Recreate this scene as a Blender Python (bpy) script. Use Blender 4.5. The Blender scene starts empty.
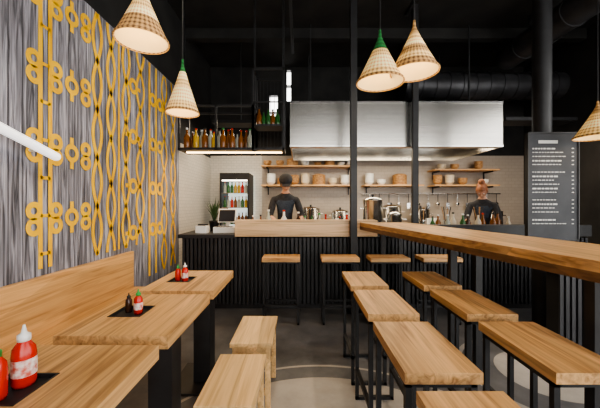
import bpy, bmesh, math, random
from mathutils import Vector, Matrix, Euler
random.seed(4)
D=bpy.data; S=bpy.context.scene
H=1.3

# ------------------------------------------------------------ materials
def mat(name,col,rough=.5,metal=0,emit=None,es=0,spec=None,alpha=None,trans=0):
    m=D.materials.new(name); m.use_nodes=True
    b=m.node_tree.nodes['Principled BSDF']
    b.inputs['Base Color'].default_value=(*col,1)
    b.inputs['Roughness'].default_value=rough
    b.inputs['Metallic'].default_value=metal
    if emit: 
        b.inputs['Emission Color'].default_value=(*emit,1); b.inputs['Emission Strength'].default_value=es
    if trans: b.inputs['Transmission Weight'].default_value=trans
    return m
def nd(m,t,**k):
    n=m.node_tree.nodes.new(t)
    for a,v in k.items(): setattr(n,a,v)
    return n
def lk(m,a,b): m.node_tree.links.new(a,b)
def mth(m,op,a,b=None):
    n=nd(m,'ShaderNodeMath',operation=op)
    for i,x in enumerate((a,b)):
        if x is None: continue
        if isinstance(x,(int,float)): n.inputs[i].default_value=x
        else: lk(m,x,n.inputs[i])
    return n.outputs[0]
def ramp(m,fac,stops):
    r=nd(m,'ShaderNodeValToRGB'); cr=r.color_ramp
    while len(cr.elements)<len(stops): cr.elements.new(.5)
    for e,(p,c) in zip(cr.elements,stops): e.position=p; e.color=(*c,1)
    lk(m,fac,r.inputs[0]); return r.outputs[0]
def coords(m,scale,rnd=True):
    tc=nd(m,'ShaderNodeTexCoord'); mp=nd(m,'ShaderNodeMapping')
    lk(m,tc.outputs['Object'],mp.inputs[0]); mp.inputs['Scale'].default_value=scale
    if rnd:
        oi=nd(m,'ShaderNodeObjectInfo'); mu=nd(m,'ShaderNodeMath',operation='MULTIPLY'); mu.inputs[1].default_value=37
        lk(m,oi.outputs['Random'],mu.inputs[0]); lk(m,mu.outputs[0],mp.inputs['Location'])
    return mp.outputs[0]
def noisy(name,c1,c2,scale=(5,5,5),rough=.6,metal=0,bump=0,detail=4,lo=.35,hi=.65):
    m=mat(name,c1,rough,metal); b=m.node_tree.nodes['Principled BSDF']
    n=nd(m,'ShaderNodeTexNoise'); n.inputs['Scale'].default_value=1; n.inputs['Detail'].default_value=detail
    lk(m,coords(m,scale),n.inputs[0])
    lk(m,ramp(m,n.outputs[0],[(lo,c1),(hi,c2)]),b.inputs['Base Color'])
    if bump:
        bp=nd(m,'ShaderNodeBump'); bp.inputs['Strength'].default_value=bump; bp.inputs['Distance'].default_value=.01
        lk(m,n.outputs[0],bp.inputs['Height']); lk(m,bp.outputs[0],b.inputs['Normal'])
    return m
def wood(name,axis,dark,light,rough=.4,board=9):
    sc=[34,34,34]; sc[axis]=1.5
    m=mat(name,light,rough); b=m.node_tree.nodes['Principled BSDF']
    n=nd(m,'ShaderNodeTexNoise'); n.inputs['Scale'].default_value=1; n.inputs['Detail'].default_value=7; n.inputs['Distortion'].default_value=1.2
    lk(m,coords(m,sc),n.inputs[0])
    c=ramp(m,n.outputs[0],[(.3,dark),(.46,tuple(a*.4+b_*.6 for a,b_ in zip(dark,light))),(.62,light)])
    sc2=[board,board,board]; sc2[axis]=.6
    n2=nd(m,'ShaderNodeTexVoronoi'); n2.inputs['Scale'].default_value=1
    lk(m,coords(m,sc2),n2.inputs[0])
    sp=nd(m,'ShaderNodeSeparateColor'); lk(m,n2.outputs['Color'],sp.inputs[0])
    mr=nd(m,'ShaderNodeMapRange'); lk(m,sp.outputs[0],mr.inputs[0]); mr.inputs[3].default_value=.78; mr.inputs[4].default_value=1.12
    mx=nd(m,'ShaderNodeVectorMath',operation='SCALE'); lk(m,c,mx.inputs[0]); lk(m,mr.outputs[0],mx.inputs['Scale'])
    lk(m,mx.outputs[0],b.inputs['Base Color'])
    bp=nd(m,'ShaderNodeBump'); bp.inputs['Strength'].default_value=.2; bp.inputs['Distance'].default_value=.004
    lk(m,n.outputs[0],bp.inputs['Height']); lk(m,bp.outputs[0],b.inputs['Normal'])
    return m
WD,WL=(.33,.165,.06),(.72,.43,.19)
woodx=wood('oak_grain_x',0,WD,WL); woody=wood('oak_grain_y',1,WD,WL)
benchw=wood('oak_bench',1,(.44,.23,.085),(.72,.425,.18),board=4)
palex=wood('pale_ply',1,(.54,.33,.14),(.8,.54,.27))
paneld=wood('oak_panel_light',0,(.5,.32,.16),(.76,.53,.31))
bark=wood('dark_edge_wood',1,(.1,.05,.02),(.22,.11,.045))
black=noisy('black_powder_steel',(.010,.010,.011),(.018,.018,.02),(8,8,8),.5)
blackm=noisy('black_matte_paint',(.012,.012,.012),(.024,.023,.022),(3,3,3),.85)
slatm=noisy('black_stained_slat',(.012,.012,.014),(.03,.03,.034),(20,20,2),.5)
ducm=noisy('dark_duct',(.04,.04,.044),(.075,.075,.08),(4,4,4),.45,.5)
steel=noisy('brushed_steel',(.46,.44,.41),(.53,.51,.475),(.5,1,240),.25,1,.0,2)
steelp=mat('polished_steel',(.6,.59,.57),.22,1)
white=mat('white_enamel',(.75,.75,.73),.35)
cream=mat('cream_ceramic',(.6,.52,.4),.35)
tan=noisy('bamboo_tan',(.26,.13,.05),(.48,.28,.12),(30,30,60),.6)
red=mat('ketchup_red',(.5,.02,.01),.25)
green=mat('cap_green',(.02,.28,.05),.35)
gglass=mat('green_glass',(.03,.12,.03),.12); aglass=mat('amber_glass',(.2,.07,.015),.12)
cglass=mat('pale_glass',(.4,.42,.36),.1); yglass=mat('yellow_drink',(.5,.32,.04),.15)
yel=noisy('mural_yellow',(.74,.40,.004),(.88,.52,.008),(6,6,6),.75)
skin=mat('skin',(.5,.27,.18),.55); hairr=noisy('auburn_hair',(.2,.07,.03),(.33,.13,.06),(40,40,40),.6)
haird=mat('dark_hair',(.02,.015,.012),.5); cloth=noisy('dark_cloth',(.014,.015,.019),(.03,.03,.036),(30,30,30),.85)
cloth2=noisy('denim_apron',(.03,.04,.06),(.05,.065,.09),(40,40,40),.85); lipm=mat('lip',(.38,.14,.11),.5)
eyem=mat('eye_dark',(.02,.02,.02),.2); shoe=mat('shoe_black',(.02,.02,.02),.4)
bulb=mat('bulb_warm',(1,.9,.7),.4,emit=(1,.72,.36),es=10)
tubem=mat('tube_white',(.95,.95,.95),.4,emit=(1,1,1),es=.9)
stripw=mat('strip_warm',(1,.8,.5),.4,emit=(1,.62,.28),es=9)
stripc=mat('strip_cool',(1,1,1),.4,emit=(1,.88,.7),es=6)
screen=mat('screen_glass',(.03,.03,.035),.15)
coolerglow=mat('cooler_liner',(.8,.85,.85),.5,emit=(.9,1,.95),es=.9)
menum=noisy('menu_slate',(.03,.032,.037),(.048,.05,.056),(5,5,5),.7)
chalk=mat('menu_lettering',(.6,.6,.57),.8)
leafm=noisy('leaf_dark',(.02,.05,.015),(.05,.1,.03),(20,20,20),.5)
glassb=mat('drink_dark',(.05,.02,.01),.1)
labelw=noisy('printed_label',(.75,.7,.65),(.55,.1,.06),(60,60,60),.5)

def streak():
    m=mat('streaked_grey_boards',(.4,.4,.4),.7); b=m.node_tree.nodes['Principled BSDF']
    n=nd(m,'ShaderNodeTexNoise'); n.inputs['Scale'].default_value=1; n.inputs['Detail'].default_value=7; n.inputs['Distortion'].default_value=1.3
    lk(m,coords(m,(1,34,1.8),False),n.inputs[0])
    c=ramp(m,n.outputs[0],[(.34,(.045,.045,.055)),(.45,(.15,.148,.17)),(.54,(.26,.255,.295)),(.68,(.46,.45,.50))])
    n2=nd(m,'ShaderNodeTexNoise'); n2.inputs['Scale'].default_value=1; lk(m,coords(m,(1,2.5,1.2),False),n2.inputs[0])
    mr=nd(m,'ShaderNodeMapRange'); lk(m,n2.outputs[0],mr.inputs[0]); mr.inputs[1].default_value=.3; mr.inputs[2].default_value=.7; mr.inputs[3].default_value=.75; mr.inputs[4].default_value=1.25
    sc=nd(m,'ShaderNodeVectorMath',operation='SCALE'); lk(m,c,sc.inputs[0]); lk(m,mr.outputs[0],sc.inputs['Scale']); c=sc.outputs[0]
    tc=nd(m,'ShaderNodeTexCoord'); sp=nd(m,'ShaderNodeSeparateXYZ'); lk(m,tc.outputs['Object'],sp.inputs[0])
    saw=mth(m,'FRACT',mth(m,'MULTIPLY',sp.outputs[1],1/.095))
    gap=mth(m,'LESS_THAN',saw,.09)
    mx=nd(m,'ShaderNodeMix',data_type='RGBA'); lk(m,mth(m,'MULTIPLY',gap,.7),mx.inputs[0]); lk(m,c,mx.inputs[6]); mx.inputs[7].default_value=(.03,.03,.035,1)
    lk(m,mx.outputs[2],b.inputs['Base Color'])
    bp=nd(m,'ShaderNodeBump'); bp.inputs['Strength'].default_value=.7; bp.inputs['Distance'].default_value=.02
    lk(m,mth(m,'SUBTRACT',n.outputs[0],gap),bp.inputs['Height']); lk(m,bp.outputs[0],b.inputs['Normal'])
    return m
wallL=streak()
def tiles(name,c,mortar,sx=6):
    m=mat(name,c,.4); b=m.node_tree.nodes['Principled BSDF']
    tc=nd(m,'ShaderNodeTexCoord'); sp=nd(m,'ShaderNodeSeparateXYZ'); cb=nd(m,'ShaderNodeCombineXYZ')
    lk(m,tc.outputs['Object'],sp.inputs[0]); ad=nd(m,'ShaderNodeMath',operation='ADD')
    lk(m,sp.outputs[0],ad.inputs[0]); lk(m,sp.outputs[1],ad.inputs[1])
    lk(m,ad.outputs[0],cb.inputs[0]); lk(m,sp.outputs[2],cb.inputs[1])
    br=nd(m,'ShaderNodeTexBrick'); br.inputs['Scale'].default_value=sx; br.inputs['Mortar Size'].default_value=.012
    br.inputs['Color1'].default_value=(*c,1); br.inputs['Color2'].default_value=(*[x*.93 for x in c],1); br.inputs['Mortar'].default_value=(*mortar,1)
    lk(m,cb.outputs[0],br.inputs[0]); lk(m,br.outputs[0],b.inputs['Base Color']); return m
tile=tiles('kitchen_tile',(.40,.345,.29),(.31,.275,.235),4)
tilew=tiles('white_tile',(.62,.58,.52),(.4,.38,.35),5)
def floor_m():
    m=mat('polished_concrete',(.1,.1,.1),.32); b=m.node_tree.nodes['Principled BSDF']
    tc=nd(m,'ShaderNodeTexCoord')
    n=nd(m,'ShaderNodeTexNoise'); n.inputs['Scale'].default_value=2.2; n.inputs['Detail'].default_value=10; n.inputs['Roughness'].default_value=.7; lk(m,tc.outputs['Object'],n.inputs[0])
    base=ramp(m,n.outputs[0],[(.34,(.045,.045,.049)),(.66,(.14,.137,.14))])
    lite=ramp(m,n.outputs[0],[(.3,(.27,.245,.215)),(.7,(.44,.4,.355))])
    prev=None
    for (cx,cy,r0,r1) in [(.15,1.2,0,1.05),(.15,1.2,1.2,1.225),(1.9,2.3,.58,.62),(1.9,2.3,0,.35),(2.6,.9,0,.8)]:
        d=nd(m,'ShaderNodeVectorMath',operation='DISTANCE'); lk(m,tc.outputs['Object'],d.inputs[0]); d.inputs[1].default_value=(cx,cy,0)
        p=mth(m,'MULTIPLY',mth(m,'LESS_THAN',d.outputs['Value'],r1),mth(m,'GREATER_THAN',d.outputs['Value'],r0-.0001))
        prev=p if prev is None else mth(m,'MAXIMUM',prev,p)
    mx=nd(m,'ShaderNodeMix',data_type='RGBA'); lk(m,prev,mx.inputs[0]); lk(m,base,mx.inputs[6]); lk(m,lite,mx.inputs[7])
    lk(m,mx.outputs[2],b.inputs['Base Color'])
    rr=nd(m,'ShaderNodeMapRange'); lk(m,n.outputs[0],rr.inputs[0]); rr.inputs[3].default_value=.22; rr.inputs[4].default_value=.55
    lk(m,rr.outputs[0],b.inputs['Roughness'])
    return m
floorm=floor_m()
def shade_m(name,c1,c2,em=.2,N=16,k=55):
    m=D.materials.new(name); m.use_nodes=True; b=m.node_tree.nodes['Principled BSDF']
    tc=nd(m,'ShaderNodeTexCoord'); sp=nd(m,'ShaderNodeSeparateXYZ'); lk(m,tc.outputs['Object'],sp.inputs[0])
    an=mth(m,'MULTIPLY',mth(m,'ARCTAN2',sp.outputs[1],sp.outputs[0]),N); zz=mth(m,'MULTIPLY',sp.outputs[2],k*2)
    w=mth(m,'MULTIPLY',mth(m,'SINE',mth(m,'ADD',an,zz)),mth(m,'SINE',mth(m,'SUBTRACT',an,zz)))
    fine=mth(m,'MULTIPLY',mth(m,'SINE',mth(m,'MULTIPLY',sp.outputs[2],900)),.25)
    f=mth(m,'ADD',mth(m,'MULTIPLY',w,.5),mth(m,'ADD',fine,.5))
    c=ramp(m,f,[(.25,c1),(.6,c2)])
    lk(m,c,b.inputs['Base Color']); b.inputs['Roughness'].default_value=.85
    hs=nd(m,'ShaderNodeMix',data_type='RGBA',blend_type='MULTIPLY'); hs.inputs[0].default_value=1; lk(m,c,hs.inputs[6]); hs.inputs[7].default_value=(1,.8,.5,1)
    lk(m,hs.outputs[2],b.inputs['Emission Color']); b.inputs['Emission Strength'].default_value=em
    bp=nd(m,'ShaderNodeBump'); bp.inputs['Strength'].default_value=.6; bp.inputs['Distance'].default_value=.004
    lk(m,f,bp.inputs['Height']); lk(m,bp.outputs[0],b.inputs['Normal'])
    return m
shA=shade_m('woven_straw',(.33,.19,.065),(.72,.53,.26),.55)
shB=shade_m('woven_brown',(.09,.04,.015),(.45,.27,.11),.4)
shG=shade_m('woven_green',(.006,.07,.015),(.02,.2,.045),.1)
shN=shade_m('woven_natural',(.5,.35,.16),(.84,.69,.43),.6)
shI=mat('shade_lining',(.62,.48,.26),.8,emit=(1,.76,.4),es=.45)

# ------------------------------------------------------------ mesh builder
class MB:
    def __init__(s,name): s.name=name; s.bm=bmesh.new(); s.mats=[]; s.X=Matrix.Identity(4); s.capb=True
    def mi(s,m):
        if m not in s.mats: s.mats.append(m)
        return s.mats.index(m)
    def v(s,p): return s.bm.verts.new(s.X@Vector(p))
    def f(s,vs,m,smooth=False):
        try: f=s.bm.faces.new(vs)
        except ValueError: return
        f.material_index=s.mi(m); f.smooth=smooth
    def box(s,x0,x1,y0,y1,z0,z1,m,R=None):
        c=Vector(((x0+x1)/2,(y0+y1)/2,(z0+z1)/2)); vs=[]
        for x,y,z in [(x0,y0,z0),(x1,y0,z0),(x1,y1,z0),(x0,y1,z0),(x0,y0,z1),(x1,y0,z1),(x1,y1,z1),(x0,y1,z1)]:
            p=Vector((x,y,z))
            if R: p=c+R@(p-c)
            vs.append(s.v(p))
        for q in [(3,2,1,0),(4,5,6,7),(0,1,5,4),(1,2,6,5),(2,3,7,6),(3,0,4,7)]: s.f([vs[i] for i in q],m)
        return s
    def prism(s,pts,z0,z1,m):
        a=[s.v((x,y,z0)) for x,y in pts]; b=[s.v((x,y,z1)) for x,y in pts]; n=len(pts)
        s.f(a[::-1],m); s.f(b,m)
        for i in range(n): s.f([a[i],a[(i+1)%n],b[(i+1)%n],b[i]],m)
        return s
    def cyl(s,p0,p1,r0,r1=None,m=None,seg=16,caps=True):
        if r1 is None: r1=r0
        p0=Vector(p0);p1=Vector(p1); d=(p1-p0).normalized()
        u=d.orthogonal().normalized(); w=d.cross(u)
        def ring(p,r): return [s.v(p+r*(math.cos(2*math.pi*i/seg)*u+math.sin(2*math.pi*i/seg)*w)) for i in range(seg)]
        a=ring(p0,r0); b=ring(p1,r1)
        for i in range(seg): s.f([a[i],a[(i+1)%seg],b[(i+1)%seg],b[i]],m,True)
        if caps: s.f(ring(p0,r0)[::-1],m); s.f(ring(p1,r1),m)
        return s
    def bar(s,p0,p1,w,m):
        x0,x1=sorted((p0[0],p1[0]));y0,y1=sorted((p0[1],p1[1]));z0,z1=sorted((p0[2],p1[2])); h=w/2
        return s.box(x0-h,x1+h,y0-h,y1+h,z0-h,z1+h,m)
    def lathe(s,prof,c,m,seg=20,mats=None):
        c=Vector(c); rings=[]
        for r,z in prof:
            rings.append([s.v(c+Vector((r*math.cos(2*math.pi*i/seg),r*math.sin(2*math.pi*i/seg),z))) for i in range(seg)])
        for k in range(len(rings)-1):
            mm=mats[k] if mats else m
            for i in range(seg): s.f([rings[k][i],rings[k][(i+1)%seg],rings[k+1][(i+1)%seg],rings[k+1][i]],mm,True)
        if prof[0][0]>1e-5 and s.capb: s.f(rings[0][::-1],mats[0] if mats else m)
        return s
    def sphere(s,c,r,m,seg=12,sc=(1,1,1)):
        c=Vector(c); n=seg//2+1; rings=[]
        for k in range(n+1):
            t=math.pi*k/n
            rings.append([s.v(c+Vector((sc[0]*r*math.sin(t)*math.cos(2*math.pi*i/seg),sc[1]*r*math.sin(t)*math.sin(2*math.pi*i/seg),-sc[2]*r*math.cos(t)))) for i in range(seg)])
        for k in range(n):
            for i in range(seg): s.f([rings[k][i],rings[k][(i+1)%seg],rings[k+1][(i+1)%seg],rings[k+1][i]],m,True)
        return s
    def done(s,bevel=0,axis=None):
        bmesh.ops.recalc_face_normals(s.bm,faces=s.bm.faces)
        me=D.meshes.new(s.name); s.bm.to_mesh(me); s.bm.free()
        for m in s.mats: me.materials.append(m)
        o=D.objects.new(s.name,me); S.collection.objects.link(o)
        if len(me.vertices) and s.name.split('_')[0] not in('wall','floor','ceiling'):
            co=[v.co for v in me.vertices]
            c=Vector(((min(v.x for v in co)+max(v.x for v in co))/2,(min(v.y for v in co)+max(v.y for v in co))/2,min(v.z for v in co)))
            if axis: c.x,c.y=axis
            me.transform(Matrix.Translation(-c)); o.location=c
        if bevel:
            b=o.modifiers.new('bevel','BEVEL'); b.width=bevel; b.segments=2; b.limit_method='ANGLE'; b.angle_limit=.7
        return o

XW=-1.76; XR=4.4; YB=5.9; YF=-3.0; ZC=4.0
# ------------------------------------------------------------ room shell
MB('floor').box(XW-.2,XR+.2,YF-.2,YB+.2,-.1,0,floorm).done()
MB('ceiling').box(XW-.2,XR+.2,YF-.2,YB+.2,ZC,ZC+.1,blackm).done()
MB('wall_left').box(XW-.15,XW,YF,4.36,0,2.96,wallL).done()
MB('wall_left_upper').box(XW-.15,XW,YF,4.36,2.96,ZC,blackm).done()
MB('wall_left_kitchen').box(XW-.15,XW,4.36,YB,0,2.2,tilew).box(XW-.15,XW,4.36,YB,2.2,ZC,blackm).done()
w=MB('wall_back'); w.box(XW-.15,-.75,YB,YB+.15,0,2.25,tilew); w.box(-.75,XR+.15,YB,YB+.15,0,2.25,tile)
wn=[(-.62,-.42,2.75,3.45),(-.28,-.16,3.3,3.95)]
w.box(XW-.15,wn[0][0],YB,YB+.15,2.25,ZC,blackm); w.box(wn[0][1],wn[1][0],YB,YB+.15,2.25,ZC,blackm); w.box(wn[1][1],XR+.15,YB,YB+.15,2.25,ZC,blackm)
for a,b,c0,c1 in wn: w.box(a,b,YB,YB+.15,2.25,c0,blackm); w.box(a,b,YB,YB+.15,c1,ZC,blackm)
w.done()
for i,(a,b,c0,c1) in enumerate(wn):
    g=MB('window_%d'%(i+1)); y0,y1=YB-.01,YB+.1
    g.box(a,a+.02,y0,y1,c0,c1,black).box(b-.02,b,y0,y1,c0,c1,black).box(a,b,y0,y1,c0,c0+.02,black).box(a,b,y0,y1,c1-.02,c1,black).box(a,b,y0,y1,(c0+c1)/2-.01,(c0+c1)/2+.01,black)
    g.done()
w=MB('wall_right'); w.box(XR,XR+.15,2.6,YB,0,ZC,blackm); w.box(XR,XR+.15,YF,2.6,0,.35,blackm).box(XR,XR+.15,YF,2.6,3.3,ZC,blackm); w.done()
g=MB('window_3')
for y in (YF+.1,-1.1,.75,2.55): g.box(XR,XR+.08,y-.04,y+.04,.35,3.3,black)
g.box(XR,XR+.08,YF,2.6,2.4,2.46,black).done()
w=MB('wall_front'); w.box(XW-.15,XR+.15,YF-.15,YF,0,.3,blackm).box(XW-.15,XR+.15,YF-.15,YF,3.7,ZC,blackm).box(XW-.15,-.4,YF-.15,YF,.3,3.7,blackm).done()  # unseen wall; left part made solid to darken the hood's reflection leftward
g=MB('window_4')
for x in (-.35,.8,2.0,3.2,XR-.05): g.box(x-.04,x+.04,YF-.08,YF,.3,3.7,black)
g.box(-.4,XR,YF-.08,YF,2.5,2.56,black).done()
MB('baseboard_left').box(XW,XW+.015,3.1,4.36,0,.1,black).done()

# ------------------------------------------------------------ mural
mu=MB('wall_mural'); mx=XW+.004
def rib(pts,wd):
    wd*=1.4
    P=[Vector(p) for p in pts]; L=[];R=[]
    for i,p in enumerate(P):
        d=(P[min(i+1,len(P)-1)]-P[max(i-1,0)]).normalized(); n=Vector((-d.y,d.x))*wd/2
        a=p+n;b=p-n
        L.append(mu.v((mx,a.x,a.y)));R.append(mu.v((mx,b.x,b.y)))
    for i in range(len(P)-1): mu.f([L[i],L[i+1],R[i+1],R[i]],yel)
def ann(cy,cz,r0,r1,seg=24):
    a=[];b=[]
    for i in range(seg):
        t=2*math.pi*i/seg
        a.append(mu.v((mx+.001,cy+r0*math.cos(t),cz+r0*math.sin(t)))); b.append(mu.v((mx+.001,cy+r1*math.cos(t),cz+r1*math.sin(t))))
    for i in range(seg): mu.f([a[i],a[(i+1)%seg],b[(i+1)%seg],b[i]],yel)
Z0,Z1=.86,2.95
def braid(yc,A,P,z0=Z0,z1=Z1,wd=.026,ph=0):
    for sg in(-1,1):
        rib([(yc+sg*A*math.sin(math.pi*(z-z0)/P+ph),z) for z in [z0+(z1-z0)*i/120 for i in range(121)]],wd)
for yc in (2.03,2.11): rib([(yc,Z0),(yc,Z1)],.024)
z=Z0+.1
while z<Z1: rib([(2.03,z),(2.11,z)],.016); z+=.26
braid(2.60,.055,.42); braid(2.79,.055,.42,ph=math.pi/2)
braid(3.03,.06,.42)
rib([(2.91,Z0),(2.91,Z1)],.02)
braid(3.3,.075,.42,ph=math.pi/2)
for yc in (3.5,3.66): rib([(yc,Z0-.4),(yc,Z1)],.028)
braid(3.88,.07,.42,Z0-.4); braid(4.15,.07,.42,Z0-.4,ph=math.pi/2)
for r,zc in enumerate((2.74,2.21,1.69,1.2)):
    for k,yc in enumerate((1.98,2.16,2.31,2.46)):
        if k==2:
            ann(yc,zc,.034,.07); rib([(yc,zc-.12),(yc,zc-.06)],.025); rib([(yc,zc+.06),(yc,zc+.12)],.025)
        else: ann(yc,zc+.054,.024,.061); ann(yc,zc-.054,.024,.061)
    for yc in (3.16,3.58,3.76): ann(yc,zc-.2,.04,.082)
    rib([(3.02,zc-.2),(3.1,zc-.2)],.028); rib([(3.22,zc-.2),(3.3,zc-.2)],.028)
mu.done()

t=MB('wall_tube_light'); p0=Vector((XW+.08,1.3,1.83)); p1=Vector((XW+.1,2.04,1.622)); t.cyl(p0,p1,.028,None,tubem,20); t.sphere(p1,.028,tubem,14)
t.cyl((XW,1.95,1.65),(XW+.09,1.95,1.65),.012,None,white,8).cyl((XW,1.4,1.8),(XW+.08,1.4,1.8),.012,None,white,8).done()

# ------------------------------------------------------------ bench
b=MB('banquette_bench')
b.box(XW+.01,XW+.05,.1,3.09,.12,.815,benchw)
b.box(XW+.05,-1.2,.1,3.09,.41,.45,benchw)
b.box(-1.235,-1.2,.1,3.09,0,.41,benchw)
b.box(XW+.05,-1.235,3.05,3.09,0,.41,benchw)
b.done(.004)

# ------------------------------------------------------------ tables
def table(y0,y1,x0=-1.03,x1=-.55):
    t=MB('dining_table'); z=.75; th=.055
    tx0,tx1=x0+.09,x0+.25; ty0,ty1=(y0+y1)/2-.08,(y0+y1)/2+.08
    t.box(x0,tx0,y0,y1,z-th,z,woody).box(tx1,x1,y0,y1,z-th,z,woody).box(tx0,tx1,y0,ty0,z-th,z,woody).box(tx0,tx1,ty1,y1,z-th,z,woody)
    t.box(tx0+.001,tx1-.001,ty0+.001,ty1-.001,z-th-.01,z-.012,black)
    e=.006
    for a in ((tx0,tx1,ty0,ty0+e),(tx0,tx1,ty1-e,ty1),(tx0,tx0+e,ty0,ty1),(tx1-e,tx1,ty0,ty1)): t.box(*a,z-.012,z+.002,black)
    t.box(x0+.05,x1-.05,y0+.12,y0+.16,z-th-.03,z-th,black).box(x0+.05,x1-.05,y1-.16,y1-.12,z-th-.03,z-th,black)
    cx=(x0+x1)/2+.08; cy=(y0+y1)/2+.04
    t.box(cx-.06,cx+.06,cy-.06,cy+.06,.012,z-th-.0,black)
    t.box(cx-.2,cx+.14,cy-.2,cy+.2,0,.014,black)
    t.done()
    return (tx0+tx1)/2,(ty0+ty1)/2
tpos=[table(.62,1.17),table(1.25,1.83),table(1.9,2.48)]
def sauce(name,x,y,z,h,body,cap,label=None):
    s=MB(name); r=h*.17
    s.lathe([(r*.9,0),(r,.01),(r,h*.5),(r*.92,h*.62),(r*.45,h*.74),(r*.42,h*.76)],(x,y,z),body,18)
    s.lathe([(r*.55,h*.74),(r*.55,h*.84),(r*.25,h*.87),(r*.1,h),(0,h)],(x,y,z),cap,14)
    if label: s.cyl((x,y,z+h*.18),(x,y,z+h*.46),r*1.02,None,label,18,False)
    s.done()
zz=.7385
ax,ay=tpos[0]
sauce('ketchup_bottle',ax-.0,ay+.04,zz,.185,red,white,labelw); sauce('chili_sauce_bottle',ax-.015,ay-.035,zz,.165,red,green)
ax,ay=tpos[1]
sauce('chili_sauce_bottle',ax+.03,ay+.0,zz,.125,red,green,labelw); sauce('soy_sauce_bottle',ax-.03,ay+.02,zz,.1,glassb,black)
ax,ay=tpos[2]
sauce('ketchup_bottle',ax+.02,ay,zz,.135,red,white,labelw); sauce('chili_sauce_bottle',ax-.035,ay+.01,zz,.12,red,green)

# ------------------------------------------------------------ stools
def low_stool(x0,x1,y0,y1):
    s=MB('wooden_stool'); z=.45
    s.box(x0,x1,y0,y1,z-.03,z,palex)
    for ya in (y0+.015,y1-.04):
        s.box(x0+.012,x0+.045,ya,ya+.025,0,z-.03,palex).box(x1-.045,x1-.012,ya,ya+.025,0,z-.03,palex)
        s.box(x0+.045,x1-.045,ya,ya+.025,z-.09,z-.03,palex).box(x0+.045,x1-.045,ya,ya+.025,.12,.155,palex)
    s.box(x0+.018,x0+.038,y0+.04,y1-.04,z-.09,z-.03,palex).box(x1-.038,x1-.018,y0+.04,y1-.04,z-.09,z-.03,palex)
    s.done(.003)
low_stool(-.43,-.17,1.83,2.28); low_stool(-.45,-.19,1.26,1.70)
def bar_stool(x0,x1,y0,y1,top=woody):
    s=MB('bar_stool'); z=.72; t=.022
    s.box(x0,x1,y0,y1,z-.04,z,top)
    a,b,c,d=x0+.02,x1-.02,y0+.03,y1-.03
    for x in(a,b):
        for y in(c,d): s.bar((x,y,t/2),(x,y,z-.05),t,black)
    zt=z-.051
    if (x1-x0)<(y1-y0):
        for y in(c,d):
            s.bar((a,y,zt),(b,y,zt),t,black); s.bar((a,y,t/2),(b,y,t/2),t,black)
        for x in(a,b): s.bar((x,c,zt),(x,d,zt),t,black); s.bar((x,c,.2),(x,d,.2),t,black)
    else:
        for x in(a,b):
            s.bar((x,c,zt),(x,d,zt),t,black); s.bar((x,c,t/2),(x,d,t/2),t,black)
        for y in(c,d): s.bar((a,y,zt),(b,y,zt),t,black); s.bar((a,y,.2),(b,y,.2),t,black)
    s.done()
for y0,y1 in((2.13,2.58),(1.58,2.03),(1.03,1.48),(.48,.93)): bar_stool(.36,.63,y0,y1)
for y0,y1 in((2.13,2.58),(1.58,2.03),(1.03,1.48)): bar_stool(.88,1.15,y0,y1)
for x0,x1 in((-.41,.0),(.235,.64),(.76,1.18),(1.32,1.74)): bar_stool(x0,x1,3.2,3.46,woodx)

# ------------------------------------------------------------ counter
c=MB('service_counter')
c.box(-1.46,3.6,3.76,4.3,0,.88,blackm)
x=-1.46
while x<3.58: c.box(x,x+.03,3.72,3.76,.06,.88,slatm); x+=.05
c.box(-1.46,3.6,3.735,3.76,0,.06,black)
c.box(-1.5,-.8,3.68,4.35,.88,.925,black)
c.box(-.8,3.6,3.86,4.35,.88,.925,steelp)
c.box(-.8,.95,3.68,3.86,.90,1.1,paneld); c.box(.95,3.6,3.7,3.84,.9,1.04,black)
c.done()
bt=MB('high_bar_table'); f0,f1=(.70,3.64),(1.315,.25)
def bp(t,o): 
    dx,dy=f1[0]-f0[0],f1[1]-f0[1]; L=math.hypot(dx,dy); ux,uy=dx/L,dy/L
    return (f0[0]+ux*t*L-uy*o, f0[1]+uy*t*L+ux*o)
W=.56
bt.prism([bp(0.02,0),bp(1,0),bp(1,W),bp(0.045,W)],1.035,1.08,woody)
bt.prism([bp(.02,.0),bp(1,.0),bp(1,.03),bp(.02,.03)],.995,1.035,bark)
bt.prism([bp(.045,W-.03),bp(1,W-.03),bp(1,W),bp(.045,W)],.995,1.035,bark)
for t in(.06,.4,.68,.95):
    for o in(.24,.46):
        x,y=bp(t,o)
        if t<.1: y+=.04
        bt.box(x-.025,x+.025,y-.025,y+.025,0,1.035,black)
    p=bp(t,.05);q=bp(t,.5); bt.cyl((p[0],p[1],1.02),(q[0],q[1],1.02),.018,None,black,8)
bt.done()
lp=MB('low_partition'); lp.box(2.15,3.9,2.5,2.62,0,.72,blackm)
x=2.15
while x<3.9: lp.box(x,x+.03,2.48,2.5,.02,.72,slatm); x+=.05
lp.box(2.12,3.93,2.46,2.66,.72,.75,black); lp.done()

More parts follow.
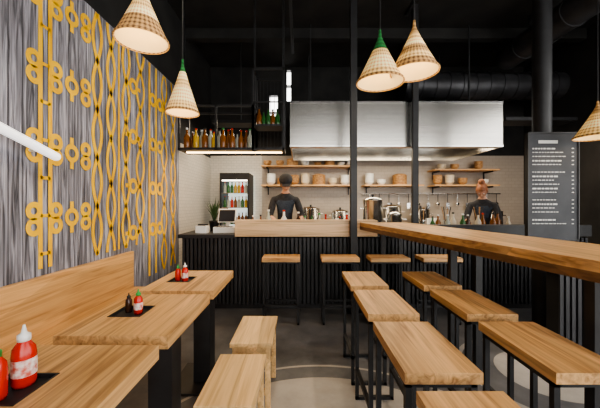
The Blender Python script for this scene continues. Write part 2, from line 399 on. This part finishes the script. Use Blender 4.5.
# ------------------------------------------------------------ poles + menu
MB('support_pole').box(.605,.685,3.585,3.655,0,ZC,black).box(.56,.735,3.54,3.66,0,.012,black).done(.004)
MB('support_pole').box(1.52,1.6,4.04,4.1,.926,ZC,black).box(1.48,1.64,3.98,4.14,.926,.94,black).done(.004)
MB('support_column').cyl((2.54,3.15,0),(2.54,3.15,ZC),.085,None,black,28).cyl((2.54,3.15,0),(2.54,3.15,.03),.12,None,black,28).cyl((2.54,3.15,ZC-.04),(2.54,3.15,ZC),.12,None,black,28).done()
m=MB('menu_board')
m.box(2.26,2.75,2.97,3.0,.95,2.0,menum)
for a in ((2.25,2.26,.94,2.01),(2.75,2.76,.94,2.01)): m.box(a[0],a[1],2.96,3.005,a[2],a[3],black)
m.box(2.25,2.76,2.96,3.005,.94,.95,black).box(2.25,2.76,2.96,3.005,2.0,2.01,black)
m.box(2.52,2.56,3.0,3.063,1.2,1.24,black).box(2.52,2.56,3.0,3.063,1.8,1.84,black)
z=1.93; row=0
def dash(x0,x1,z,h): m.box(x0,x1,2.967,2.97,z-h,z,chalk)
dash(2.36,2.55,z,.03); z-=.075
while z>1.08:
    if row in(5,11,15): z-=.035
    x=2.3; xe=random.uniform(2.5,2.64)
    while x<xe:
        l=random.uniform(.012,.04); dash(x,x+l,z,.008 if row%3 else .014); x+=l+.01
    dash(2.69,2.71,z,.009)
    z-=.04; row+=1
m.done()

# ------------------------------------------------------------ hood
h=MB('extractor_hood'); X0,X1,Y0,Y1,Zb,Zt=-.14,2.84,4.2,5.5,2.1,2.73
h.box(X0,X1,Y0,Y0+.02,Zb,Zt,steel).box(X0,X0+.02,Y0+.02,Y1,Zb,Zt,steel).box(X1-.02,X1,Y0+.02,Y1,Zb,Zt,steel).box(X0,X1,Y1,Y1+.02,Zb,Zt,steel)
h.box(X0,X1,Y0,Y1,Zt,Zt+.01,steel)
h.box(X0-.004,X1+.004,Y0-.006,Y0,Zb,Zb+.025,steelp).box(X0-.004,X1+.004,Y0-.006,Y0,Zt-.02,Zt+.01,steelp)
h.box(X0+.02,X1-.02,Y0+.02,Y0+.12,Zb,Zb+.01,steel)
h.box(X0+.02,X1-.02,Y0+.12,Y1-.0,Zb+.2,Zb+.21,steel)
for i in range(5):
    xa=X0+.12+i*.57; h.box(xa,xa+.5,Y0+.55,Y0+.6,Zb+.12,Zb+.2,steelp); h.box(xa,xa+.5,Y0+.25,Y0+.31,Zb+.17,Zb+.2,stripc)
h.done()
for x in(X0+.3,X1-.3):
    for y in (Y0+.3,Y1-.06): MB('hood_hanger_rod').box(x-.01,x+.01,y,y+.02,Zt+.01,ZC,black).box(x-.03,x+.03,y-.02,y+.04,Zt+.01,Zt+.016,black).done()
d=MB('ventilation_duct'); d.cyl((1.75,5.1,3.3),(XR,5.1,3.3),.22,None,ducm,24)
x=1.8
while x<XR: d.cyl((x,5.1,3.3),(x+.03,5.1,3.3),.235,None,ducm,24); x+=.22
d.cyl((1.95,5.1,3.3),(1.95,5.1,ZC),.2,None,ducm,24); d.done()
d=MB('ventilation_duct'); d.cyl((3.3,.3,3.62),(3.3,4.8,3.62),.18,None,ducm,24)
y=.4
while y<4.8: d.cyl((3.3,y,3.62),(3.3,y+.03,3.62),.19,None,ducm,24); y+=.4
for y in(1,2.6,4.3): d.box(3.29,3.31,y,y+.02,3.75,ZC,black)
d.done()
for y in (1.4,3.0,4.6):
    MB('ceiling_beam').box(XW,XR,y,y+.12,ZC-.16,ZC,blackm).done()

# ------------------------------------------------------------ bottle rack (hung from ceiling)
r=MB('hanging_bottle_rack'); w_=.026
def frame(x0,x1,y0,y1,z0,z1,shelf):
    for x in(x0,x1):
        for y in(y0,y1): r.bar((x,y,z0),(x,y,z1),w_,black)
    for z in(z0,z1):
        for y in(y0,y1): r.bar((x0,y,z),(x1,y,z),w_,black)
        for x in(x0,x1): r.bar((x,y0,z),(x,y1,z),w_,black)
    for z in shelf: r.box(x0,x1,y0,y1,z-.012,z,black)
frame(-1.54,-.6,3.82,4.15,2.0,2.55,(2.02,))
frame(-.6,-.21,3.82,4.15,2.0,3.02,(2.02,2.32))
r.bar((-1.07,3.82,2.0),(-1.07,3.82,2.55),w_,black)
for zz_ in (2.3,2.6): r.bar((-.6,3.82,zz_),(-.21,3.82,zz_),w_*.6,black)
for i in range(8): x=-.6+.049*i; r.bar((x,4.15,2.0),(x,4.15,3.02),.006,black)
for x in(-1.54,-.6,-.22): r.bar((x,3.98,2.5),(x,3.98,ZC-.01),w_,black)
r.box(-1.5,-.24,3.96,4.0,1.975,1.99,stripw)
r.done()
def bottle(b,x,y,z,h,m,cap):
    q=h*.15
    b.lathe([(q*.9,0),(q,.008),(q,h*.55),(q*.35,h*.75),(q*.33,h*.93)],(x,y,z),m,10)
    b.lathe([(q*.4,h*.92),(q*.4,h),(0,h)],(x,y,z),cap,8)
b=MB('spirit_bottles')
for i in range(15):
    x=-1.48+i*.059; bottle(b,x,3.93+.05*(i%2),2.021,random.uniform(.22,.28),random.choice([gglass,aglass,cglass,aglass,yglass]),random.choice([black,red,white,green]))
for i in range(5): bottle(b,-.54+i*.06,3.97,2.321,random.uniform(.2,.26),random.choice([gglass,aglass,glassb]),black)
b.done()

# ------------------------------------------------------------ left counter stuff
k=MB('cash_register'); k.box(-1.12,-.84,3.86,4.12,.926,1.0,white)
R_=Matrix.Rotation(-.35,3,'X')
k.box(-1.09,-.85,4.0,4.02,1.05,1.24,white,R_).box(-1.075,-.865,3.988,3.995,1.065,1.225,screen,R_).box(-.99,-.95,4.02,4.06,1.0,1.12,white)
for i in range(3):
    for j in range(5): k.box(-1.09+.045*j,-1.06+.045*j,3.88+.035*i,3.905+.035*i,1.0,1.007,black)
k.done(.002)
k=MB('card_terminal'); k.box(-1.34,-1.2,3.84,3.98,.926,1.02,white).box(-1.33,-1.21,3.9,3.96,1.02,1.04,screen).box(-1.32,-1.22,3.85,3.89,1.02,1.025,black).done(.004)
p=MB('potted_plant'); p.lathe([(.05,0),(.07,.13),(.075,.14),(.062,.14),(.06,.12),(0,.12)],(-1.2,4.2,.926),black,18)
for i in range(30):
    a=i*2.4; l=random.uniform(.24,.38); tilt=random.uniform(.15,.8); base=Vector((-1.2,4.2,1.04)); dirx=Vector((math.cos(a),math.sin(a),0))
    side=Vector((-math.sin(a),math.cos(a),0))*.016; prev=None
    for s_ in range(5):
        q=s_/4; pt=base+dirx*l*tilt*q*(.4+q*.6)*.7+Vector((0,0,l*q*(1-.3*tilt*q))); ww=side*(1-q**2+.02)
        cur=(p.v(pt-ww),p.v(pt+ww))
        if prev: p.f([prev[0],prev[1],cur[1],cur[0]],leafm)
        prev=cur
p.done()
k=MB('display_cooler'); x0,x1,y0,y1,z0,z1=-1.42,-.9,5.3,5.86,.0,1.85
k.box(x0,x1,y1-.03,y1,z0,z1,coolerglow).box(x0,x0+.03,y0,y1-.03,z0,z1,black).box(x1-.03,x1,y0,y1-.03,z0,z1,black).box(x0+.03,x1-.03,y0,y1-.03,z1-.12,z1,black).box(x0+.03,x1-.03,y0,y1-.03,z0,.3,black)
for z in(.62,.95,1.24,1.5): k.box(x0+.03,x1-.03,y0+.02,y1-.03,z-.01,z,steelp)
for z in(.3,.62,.95,1.24,1.5):
    for i in range(7): bottle(k,x0+.07+i*.063,y0+.1,z,.2,random.choice([aglass,gglass,yglass,cglass,red]),random.choice([white,black,red]))
k.box(x0+.03,x1-.03,y0+.05,y0+.07,z1-.14,z1-.12,stripc)
k.done()
# ------------------------------------------------------------ kitchen back
k=MB('kitchen_worktop'); k.box(-.8,4.2,5.32,5.88,.86,.9,steelp).box(-.8,4.2,5.38,5.88,.1,.86,steel).box(-.78,4.18,5.42,5.86,0,.1,black)
for i in range(8): xx=-.75+i*.62; k.box(xx,xx+.56,5.365,5.38,.15,.82,steelp); k.box(xx+.2,xx+.36,5.35,5.36,.74,.75,black)
k.done(.002)
def shelf(x0,x1,zs):
    s=MB('storage_shelf')
    for z in zs: 
        s.box(x0,x1,5.55,5.89,z-.025,z,woodx)
        for x in(x0+.1,x1-.1): s.box(x-.01,x+.01,5.6,5.89,z-.05,z-.025,black); s.box(x-.01,x+.01,5.87,5.89,z-.18,z-.025,black)
    s.done()
shelf(-.72,1.05,(2.02,1.66)); shelf(2.5,3.7,(1.95,1.66)); shelf(1.2,2.3,(1.66,))
def bowl(b,x,y,z,r,n,m):
    for i in range(n): b.lathe([(r*.45,0),(r*.5,.01),(r*.85,.04),(r,.075),(r*.96,.075),(r*.8,.045),(0,.02)],(x,y,z+i*.028),m,16)
b=MB('bowl_stacks')
for x in(-.62,-.38,.1,.34,.78,.95): bowl(b,x,5.72,2.021,.08,random.randint(1,3),random.choice([cream,tan,white]))
for x in(-.55,-.1,.1,.62,.85,1.32,1.55,2.62,2.85,3.1,3.5): bowl(b,x,5.72,1.661,.085,random.randint(2,6),random.choice([cream,tan,white,tan]))
for x in(2.7,2.95,3.4): bowl(b,x,5.72,1.951,.08,random.randint(2,4),random.choice([cream,tan]))
b.done()
b=MB('steamer_baskets')
for x,z,n,r_ in((.36,1.661,3,.12),(-.33,1.661,2,.1),(.56,2.021,2,.1),(-.14,2.021,2,.11),(1.9,1.661,3,.13)):
    for i in range(n):
        b.cyl((x,5.72,z+i*.062),(x,5.72,z+i*.062+.045),r_,None,tan,20); b.cyl((x,5.72,z+i*.062+.045),(x,5.72,z+i*.062+.06),r_*1.04,None,tan,20)
    b.sphere((x,5.72,z+n*.062),r_*.95,tan,16,(1,1,.25))
b.done()
def pot(x,y,z,r_,h_,nm='stock_pot'):
    p=MB(nm); p.lathe([(r_*.95,0),(r_,.02),(r_,h_),(r_*1.04,h_+.005),(r_*1.04,h_+.015),(r_*.3,h_+.05),(0,h_+.055)],(x,y,z),steelp,24)
    p.cyl((x,y,z+h_+.05),(x,y,z+h_+.085),.015,.022,black,10)
    for s_ in(-1,1): p.cyl((x+s_*r_,y-.04,z+h_*.75),(x+s_*(r_+.045),y-.04,z+h_*.75),.008,None,steelp,8).cyl((x+s_*r_,y+.04,z+h_*.75),(x+s_*(r_+.045),y+.04,z+h_*.75),.008,None,steelp,8).cyl((x+s_*(r_+.045),y-.045,z+h_*.75),(x+s_*(r_+.045),y+.045,z+h_*.75),.008,None,steelp,8)
    p.done()
pot(1.0,4.12,.926,.13,.42); pot(1.3,4.14,.926,.1,.22); pot(.2,5.6,.901,.17,.3); pot(.75,5.6,.901,.15,.25); pot(1.7,5.6,.901,.18,.34); pot(2.25,5.6,.901,.16,.28); pot(3.6,5.6,.901,.16,.25)
b=MB('condiment_bottles')
for i in range(15):
    x=-.6+i*.095+random.uniform(-.02,.02)
    if -.5<x<-.0 and i%2: continue
    bottle(b,x,3.95+.05*(i%3),.926,random.uniform(.2,.3),random.choice([aglass,gglass,cglass,red,glassb,white]),random.choice([red,white,black,green]))
for i in range(12):
    x=1.75+i*.1
    if 2.75<x<3.1: continue
    bottle(b,x,3.96+.06*(i%2),.926,random.uniform(.18,.27),random.choice([aglass,gglass,cglass,cream,glassb]),random.choice([red,white,black]))
b.done()
b=MB('utensil_holders')
for x in(.12,1.72,2.05,2.5):
    b.cyl((x,4.2,.926),(x,4.2,1.08),.045,None,steelp,14)
    for i in range(7):
        a=i*.9; b.cyl((x+.02*math.cos(a),4.2+.02*math.sin(a),1.06),(x+.06*math.cos(a),4.2+.06*math.sin(a),1.26),.005,None,tan if i%2 else black,6)
b.done()
b=MB('cup_stacks')
for x in(.3,.42,.54,1.84,1.94):
    for i in range(5): b.lathe([(.025,0),(.038,.09),(.034,.09),(.022,.01)],(x,4.26,.926+i*.02),white if x>.5 else tan,12)
b.done()
r=MB('utensil_rail'); r.cyl((1.2,5.84,1.5),(3.9,5.84,1.5),.01,None,steelp,8)
for x in(1.21,2.5,3.88): r.cyl((x,5.84,1.5),(x,5.9,1.5),.008,None,steelp,8)
for i in range(14):
    x=1.35+i*.19; r.cyl((x,5.83,1.5),(x,5.83,1.32),.006,None,black if i%3 else steelp,6)
    if i%2: r.sphere((x,5.83,1.3),.04,steelp,10,(1,.5,1))
    else: r.box(x-.03,x+.03,5.825,5.835,1.2,1.32,steelp)
r.done()
k=MB('espresso_machine'); k.box(3.2,3.56,3.9,4.24,.94,.98,steelp).box(3.2,3.56,4.05,4.24,.98,1.3,steelp).box(3.2,3.56,3.9,4.24,1.3,1.38,steelp)
for x in(3.3,3.46): k.cyl((x,3.97,1.22),(x,3.97,1.3),.03,None,steelp,14).cyl((x,3.95,1.21),(x,3.84,1.2),.012,None,black,8)
for x in(3.22,3.54):
    for y in (3.92,4.2): k.cyl((x,y,.926),(x,y,.94),.015,None,black,8)
k.done(.003)

# ------------------------------------------------------------ pendants
def cone_pendant(x,y,zb,rad,ht,mats_,e=2.2,flare=.12):
    p=MB('woven_pendant_lamp'); p.capb=False
    n=12; prof=[];ms=[]
    for i in range(n+1):
        q=i/n; rr=rad*(1-q)**(1+flare)*.93+rad*.07
        prof.append((rr,zb+ht*q))
        if i<n: ms.append(mats_[min(int(q*len(mats_)),len(mats_)-1)])
    p.lathe(prof,(x,y,0),None,40,ms)
    p.lathe([(a*.96-.001,b) for a,b in prof],(x,y,0),shI,32)
    p.lathe([(rad*1.0,zb-.008),(rad*1.03,zb),(rad*1.0,zb+.01),(rad*.95,zb+.002),(rad*1.0,zb-.008)],(x,y,0),shB,40)
    p.cyl((x,y,zb+ht),(x,y,zb+ht+.04),rad*.07,.008,mats_[-1],12)
    p.cyl((x,y,zb+ht+.03),(x,y,ZC-.005),.004,None,black,6); p.cyl((x,y,ZC-.03),(x,y,ZC),.05,None,black,16)
    p.cyl((x,y,zb+ht*.45),(x,y,zb+ht*.75),.018,None,black,12)
    p.sphere((x,y,zb+ht*.33),.032,bulb,12)
    p.done(axis=(x,y))
    L=D.lights.new('pendant_bulb_light','POINT'); L.energy=e; L.color=(1,.74,.42); L.shadow_soft_size=.04
    o=D.objects.new('pendant_bulb_light',L); o.location=(x,y,zb+.04); S.collection.objects.link(o)
cone_pendant(-.905,1.72,2.235,.143,.32,[shB,shB,shN,shA,shN,shA],1.2)
cone_pendant(-.9,2.3,2.0,.122,.37,[shA,shN,shN,shA,shN,shG],1.2)
cone_pendant(.52,1.95,2.09,.15,.30,[shA,shN,shN,shA,shG,shG],1.2)
cone_pendant(.735,1.93,2.15,.15,.29,[shB,shA,shB,shN,shA,shB],1.2)
cone_pendant(.54,1.25,2.23,.1,.3,[shA,shN,shA,shN],.8)
cone_pendant(2.66,2.68,1.9,.17,.28,[shA,shN,shA,shB],1.2)

# ------------------------------------------------------------ track lights (real lamps)
def spot(x,y,tx,ty,tz,e,col=(1,.86,.68),size=70):
    t=MB('track_spotlight'); P=Vector((x,y,3.66)); d=(Vector((tx,ty,tz))-P).normalized()
    t.cyl((x,y,3.68),(x,y,ZC-.202),.01,None,black,8); t.cyl(P-d*.09,P+d*.05,.035,.045,black,16,False); t.cyl(P-d*.09,P-d*.085,.035,None,black,16)
    t.cyl(P+d*.0,P+d*.005,.035,None,bulb,16); t.done()
    L=D.lights.new('track_spot','SPOT'); L.energy=e; L.color=col; L.spot_size=math.radians(size); L.spot_blend=.7; L.shadow_soft_size=.05
    o=D.objects.new('track_spot_light',L); o.location=P+d*.07; o.rotation_euler=d.to_track_quat('-Z','Y').to_euler(); S.collection.objects.link(o)
MB('lighting_track').box(-.14,-.1,.2,5.0,ZC-.2,ZC-.16,black).done()
MB('lighting_track').box(1.4,1.44,.2,4.0,ZC-.2,ZC-.16,black).done()
spot(-.12,.9,-.9,1.2,.75,70); spot(-.12,2.2,-1.3,2.6,.9,70); spot(-.12,3.2,-1.76,3.2,1.8,55)
spot(1.42,.8,.8,1.6,.7,60); spot(1.42,2.4,.6,3.5,.8,100); spot(1.42,1.7,1.2,2.0,1.0,60)
spot(-.12,1.7,-1.76,2.3,1.7,45)
def area(n,loc,sx,sy,e,col,rot=(0,0,0)):
    L=D.lights.new(n,'AREA'); L.shape='RECTANGLE'; L.size=sx; L.size_y=sy; L.energy=e; L.color=col
    o=D.objects.new(n,L); o.location=loc; o.rotation_euler=rot; S.collection.objects.link(o)
area('hood_lamp_light',(1.35,4.75,2.2),2.6,.5,50,(1,.82,.58))
area('rack_strip_light',(-.85,3.98,1.965),1.2,.05,10,(1,.65,.32))
area('kitchen_ceiling_lamp_light',(-1.0,5.0,2.6),.8,.3,20,(1,.84,.62))
MB('kitchen_ceiling_lamp').box(-1.42,-.58,4.84,5.16,2.61,2.66,black).box(-1.0,-.98,5,5.02,2.66,ZC,black).done()
area('prep_lamp_light',(3.5,4.5,2.5),.9,.3,18,(1,.8,.6))
MB('prep_lamp').box(2.98,4.02,4.34,4.66,2.51,2.56,black).box(3.6,3.62,4.5,4.52,2.56,ZC,black).done()

# ------------------------------------------------------------ people
def skinmesh(chains):
    bm=bmesh.new(); lay=bm.verts.layers.skin.verify()
    for vs,es in chains:
        V=[]
        for i,(co,r) in enumerate(vs):
            v=bm.verts.new(co); rr=r if isinstance(r,tuple) else (r,r); v[lay].radius=rr; v[lay].use_root=(i==0); V.append(v)
        for a,b in es: bm.edges.new((V[a],V[b]))
    me=D.meshes.new('tmp'); bm.to_mesh(me); bm.free()
    o=D.objects.new('tmp',me); S.collection.objects.link(o)
    m=o.modifiers.new('s','SKIN'); m.use_smooth_shade=True; m.branch_smoothing=.6
    m=o.modifiers.new('u','SUBSURF'); m.levels=2; m.render_levels=2
    dg=bpy.context.evaluated_depsgraph_get(); dg.update(); em=D.meshes.new_from_object(o.evaluated_get(dg))
    V=[v.co.copy() for v in em.vertices]; F=[tuple(p.vertices) for p in em.polygons]
    D.objects.remove(o); return V,F
def person(name,loc,rotz,scale,hairm,cap,apron,wr,headpitch=.5,lean=1.0):
    p=MB(name); p.X=Matrix.Translation(loc)@Matrix.Rotation(rotz,4,'Z')@Matrix.Scale(scale,4)
    body=[((0,0,.95),(.15,.11)),((0,-.02*lean,1.1),(.135,.1)),((0,-.06*lean,1.28),(.17,.115)),((0,-.1*lean,1.41),(.13,.09)),((0,-.13*lean,1.49),(.055,.055)),((0,-.16*lean,1.56),(.05,.05))]
    E=[(0,1),(1,2),(2,3),(3,4),(4,5)]
    for s_,wv in((-1,wr[0]),(1,wr[1])):
        n=len(body); sh=Vector((s_*.175,-.09*lean,1.39)); W_=Vector(wv); mid=(sh+W_)/2+Vector((s_*.07,.06,-.1))
        body+=[(sh,(.07,.07)),(tuple(mid),(.05,.05)),(tuple(W_),(.03,.03))]
        E+=[(3,n),(n,n+1),(n+1,n+2)]
        n=len(body); body+=[((s_*.095,0,.86),(.09,.09)),((s_*.105,-.03,.5),(.06,.06)),((s_*.11,.02,.1),(.04,.04)),((s_*.12,-.13,.045),(.042,.035))]
        E+=[(0,n),(n,n+1),(n+1,n+2),(n+2,n+3)]
    V,F=skinmesh([(body,E)])
    vs=[p.v(v) for v in V]
    wl=[Vector(wr[0]),Vector(wr[1])]
    for f in F:
        c=sum((V[i] for i in f),Vector())/len(f)
        if c.z<.1: mm=shoe
        elif c.z<.94 and abs(c.x)<.25 and c.y>-.2: mm=cloth
        elif c.z>1.475 and abs(c.x)<.1: mm=skin
        elif min((c-w_).length for w_ in wl)<.16: mm=skin
        elif apron and abs(c.x)<.12 and c.y<-.1*lean and c.z<1.36: mm=cloth2
        else: mm=cloth
        p.f([vs[i] for i in f],mm,True)
    for s_,wv in((-1,wr[0]),(1,wr[1])):
        W_=Vector(wv); fw=Vector((-s_*.25,-.9,-.35)).normalized(); sd=Vector((-s_,0,0)); sd=(sd-fw*sd.dot(fw)).normalized(); dn=Vector((0,-.3,-1)).normalized()
        ch=[([(W_,.026),(W_+fw*.045,(.038,.018)),(W_+fw*.085,(.038,.015))],[(0,1),(1,2)])]
        for i,(off,l) in enumerate(((-.03,.058),(-.01,.07),(.01,.075),(.03,.068))):
            b0=W_+fw*.075+sd*off; b1=b0+fw*l*.5; b2=b1+(fw*.7+dn*.5)*l*.35; b3=b2+(fw*.35+dn*.8)*l*.3
            ch.append(([(b0,.009),(b1,.0085),(b2,.008),(b3,.006)],[(0,1),(1,2),(2,3)]))
        b0=W_+fw*.03+sd*.03; b1=b0+sd*.03+fw*.02; b2=b1+fw*.03+sd*.008
        ch.append(([(b0,.012),(b1,.01),(b2,.008)],[(0,1),(1,2)]))
        V,F=skinmesh(ch); vs=[p.v(v) for v in V]
        for f in F: p.f([vs[i] for i in f],skin,True)
    keep=p.X.copy(); p.X=keep@Matrix.Translation((0,-.17*lean,1.53))@Matrix.Rotation(headpitch,4,'X')
    bm=bmesh.new(); bmesh.ops.create_icosphere(bm,subdivisions=4,radius=1)
    def shape(c,g=1.0):
        x,y,z=c; zz=z*.118; wx=.076; wy=.096
        if z<0: wx*=1-.32*z*z
        yy=y*wy
        if z<0 and y>0: yy*=1+.45*z
        if z<-.4 and y<0: yy-=.008
        return Vector((x*wx*g,yy*g,zz*g+.115))
    vv=[p.v(shape(v.co)) for v in bm.verts]
    for f in bm.faces: p.f([vv[v.index] for v in f.verts],skin,True)
    hv={}
    for f in bm.faces:
        cc=f.calc_center_median()
        if cc.z>.5 or (cc.z>.42 and cc.y<-.3) or (cc.z>-.25-.35*cc.y and cc.y>-.55 and cc.z>-.35):
            if cc.y<-.6 and cc.z<.45: continue
            for v in f.verts:
                if v.index not in hv: hv[v.index]=p.v(shape(v.co,1.0)+Vector(v.co).normalized()*.012)
            p.f([hv[v.index] for v in f.verts],hairm,True)
    bm.free()
    for s_ in(-1,1):
        p.sphere((s_*.03,-.084,.125),.011,white,8); p.sphere((s_*.03,-.0925,.125),.0055,eyem,8)
        p.box(s_*.03-.014,s_*.03+.014,-.096,-.09,.143,.148,hairm)
        p.sphere((s_*.077,.005,.115),.028,skin,10,(.35,.7,1.1))
    p.cyl((0,-.09,.135),(0,-.113,.092),.006,.014,skin,10); p.sphere((0,-.11,.094),.013,skin,8)
    p.sphere((0,-.086,.058),.02,lipm,10,(1,.4,.32))
    if cap=='cap':
        p.lathe([(.1,.155),(.104,.18),(.098,.215),(.07,.248),(.03,.258),(0,.26)],(0,0.0,0),cloth,20)
        p.box(-.06,.06,-.17,-.08,.158,.166,cloth)
    elif cap=='bun':
        p.sphere((0,.055,.255),.05,hairm,14); p.sphere((0,.035,.2),.07,hairm,14,(1,1,.7))
        p.cyl((0,.04,.215),(0,.045,.225),.045,None,black,14)
    p.X=keep
    p.done()
person('kitchen_cook',(-.24,4.74,0),.1,.99,haird,'cap',True,((-.16,-.4,1.06),(.2,-.38,1.04)),.6,1.25)
person('kitchen_cook',(2.9,4.76,0),-.6,.93,hairr,'bun',True,((-.16,-.38,1.07),(.18,-.36,1.07)),.75,1.1)

# ------------------------------------------------------------ world, camera
wd=D.worlds.new('world'); S.world=wd; wd.use_nodes=True
bg=wd.node_tree.nodes['Background']; bg.inputs[0].default_value=(1,.985,.95,1); bg.inputs[1].default_value=5.4
cam=D.cameras.new('camera'); cam.sensor_width=36; cam.lens=18; cam.clip_start=.02
co=D.objects.new('camera',cam); co.location=(0,0,H); co.rotation_euler=(math.pi/2,0,0); S.collection.objects.link(co); S.camera=co
try:
    S.view_settings.view_transform='AgX'; S.view_settings.look='AgX - Medium High Contrast'
except Exception as e: print(e)
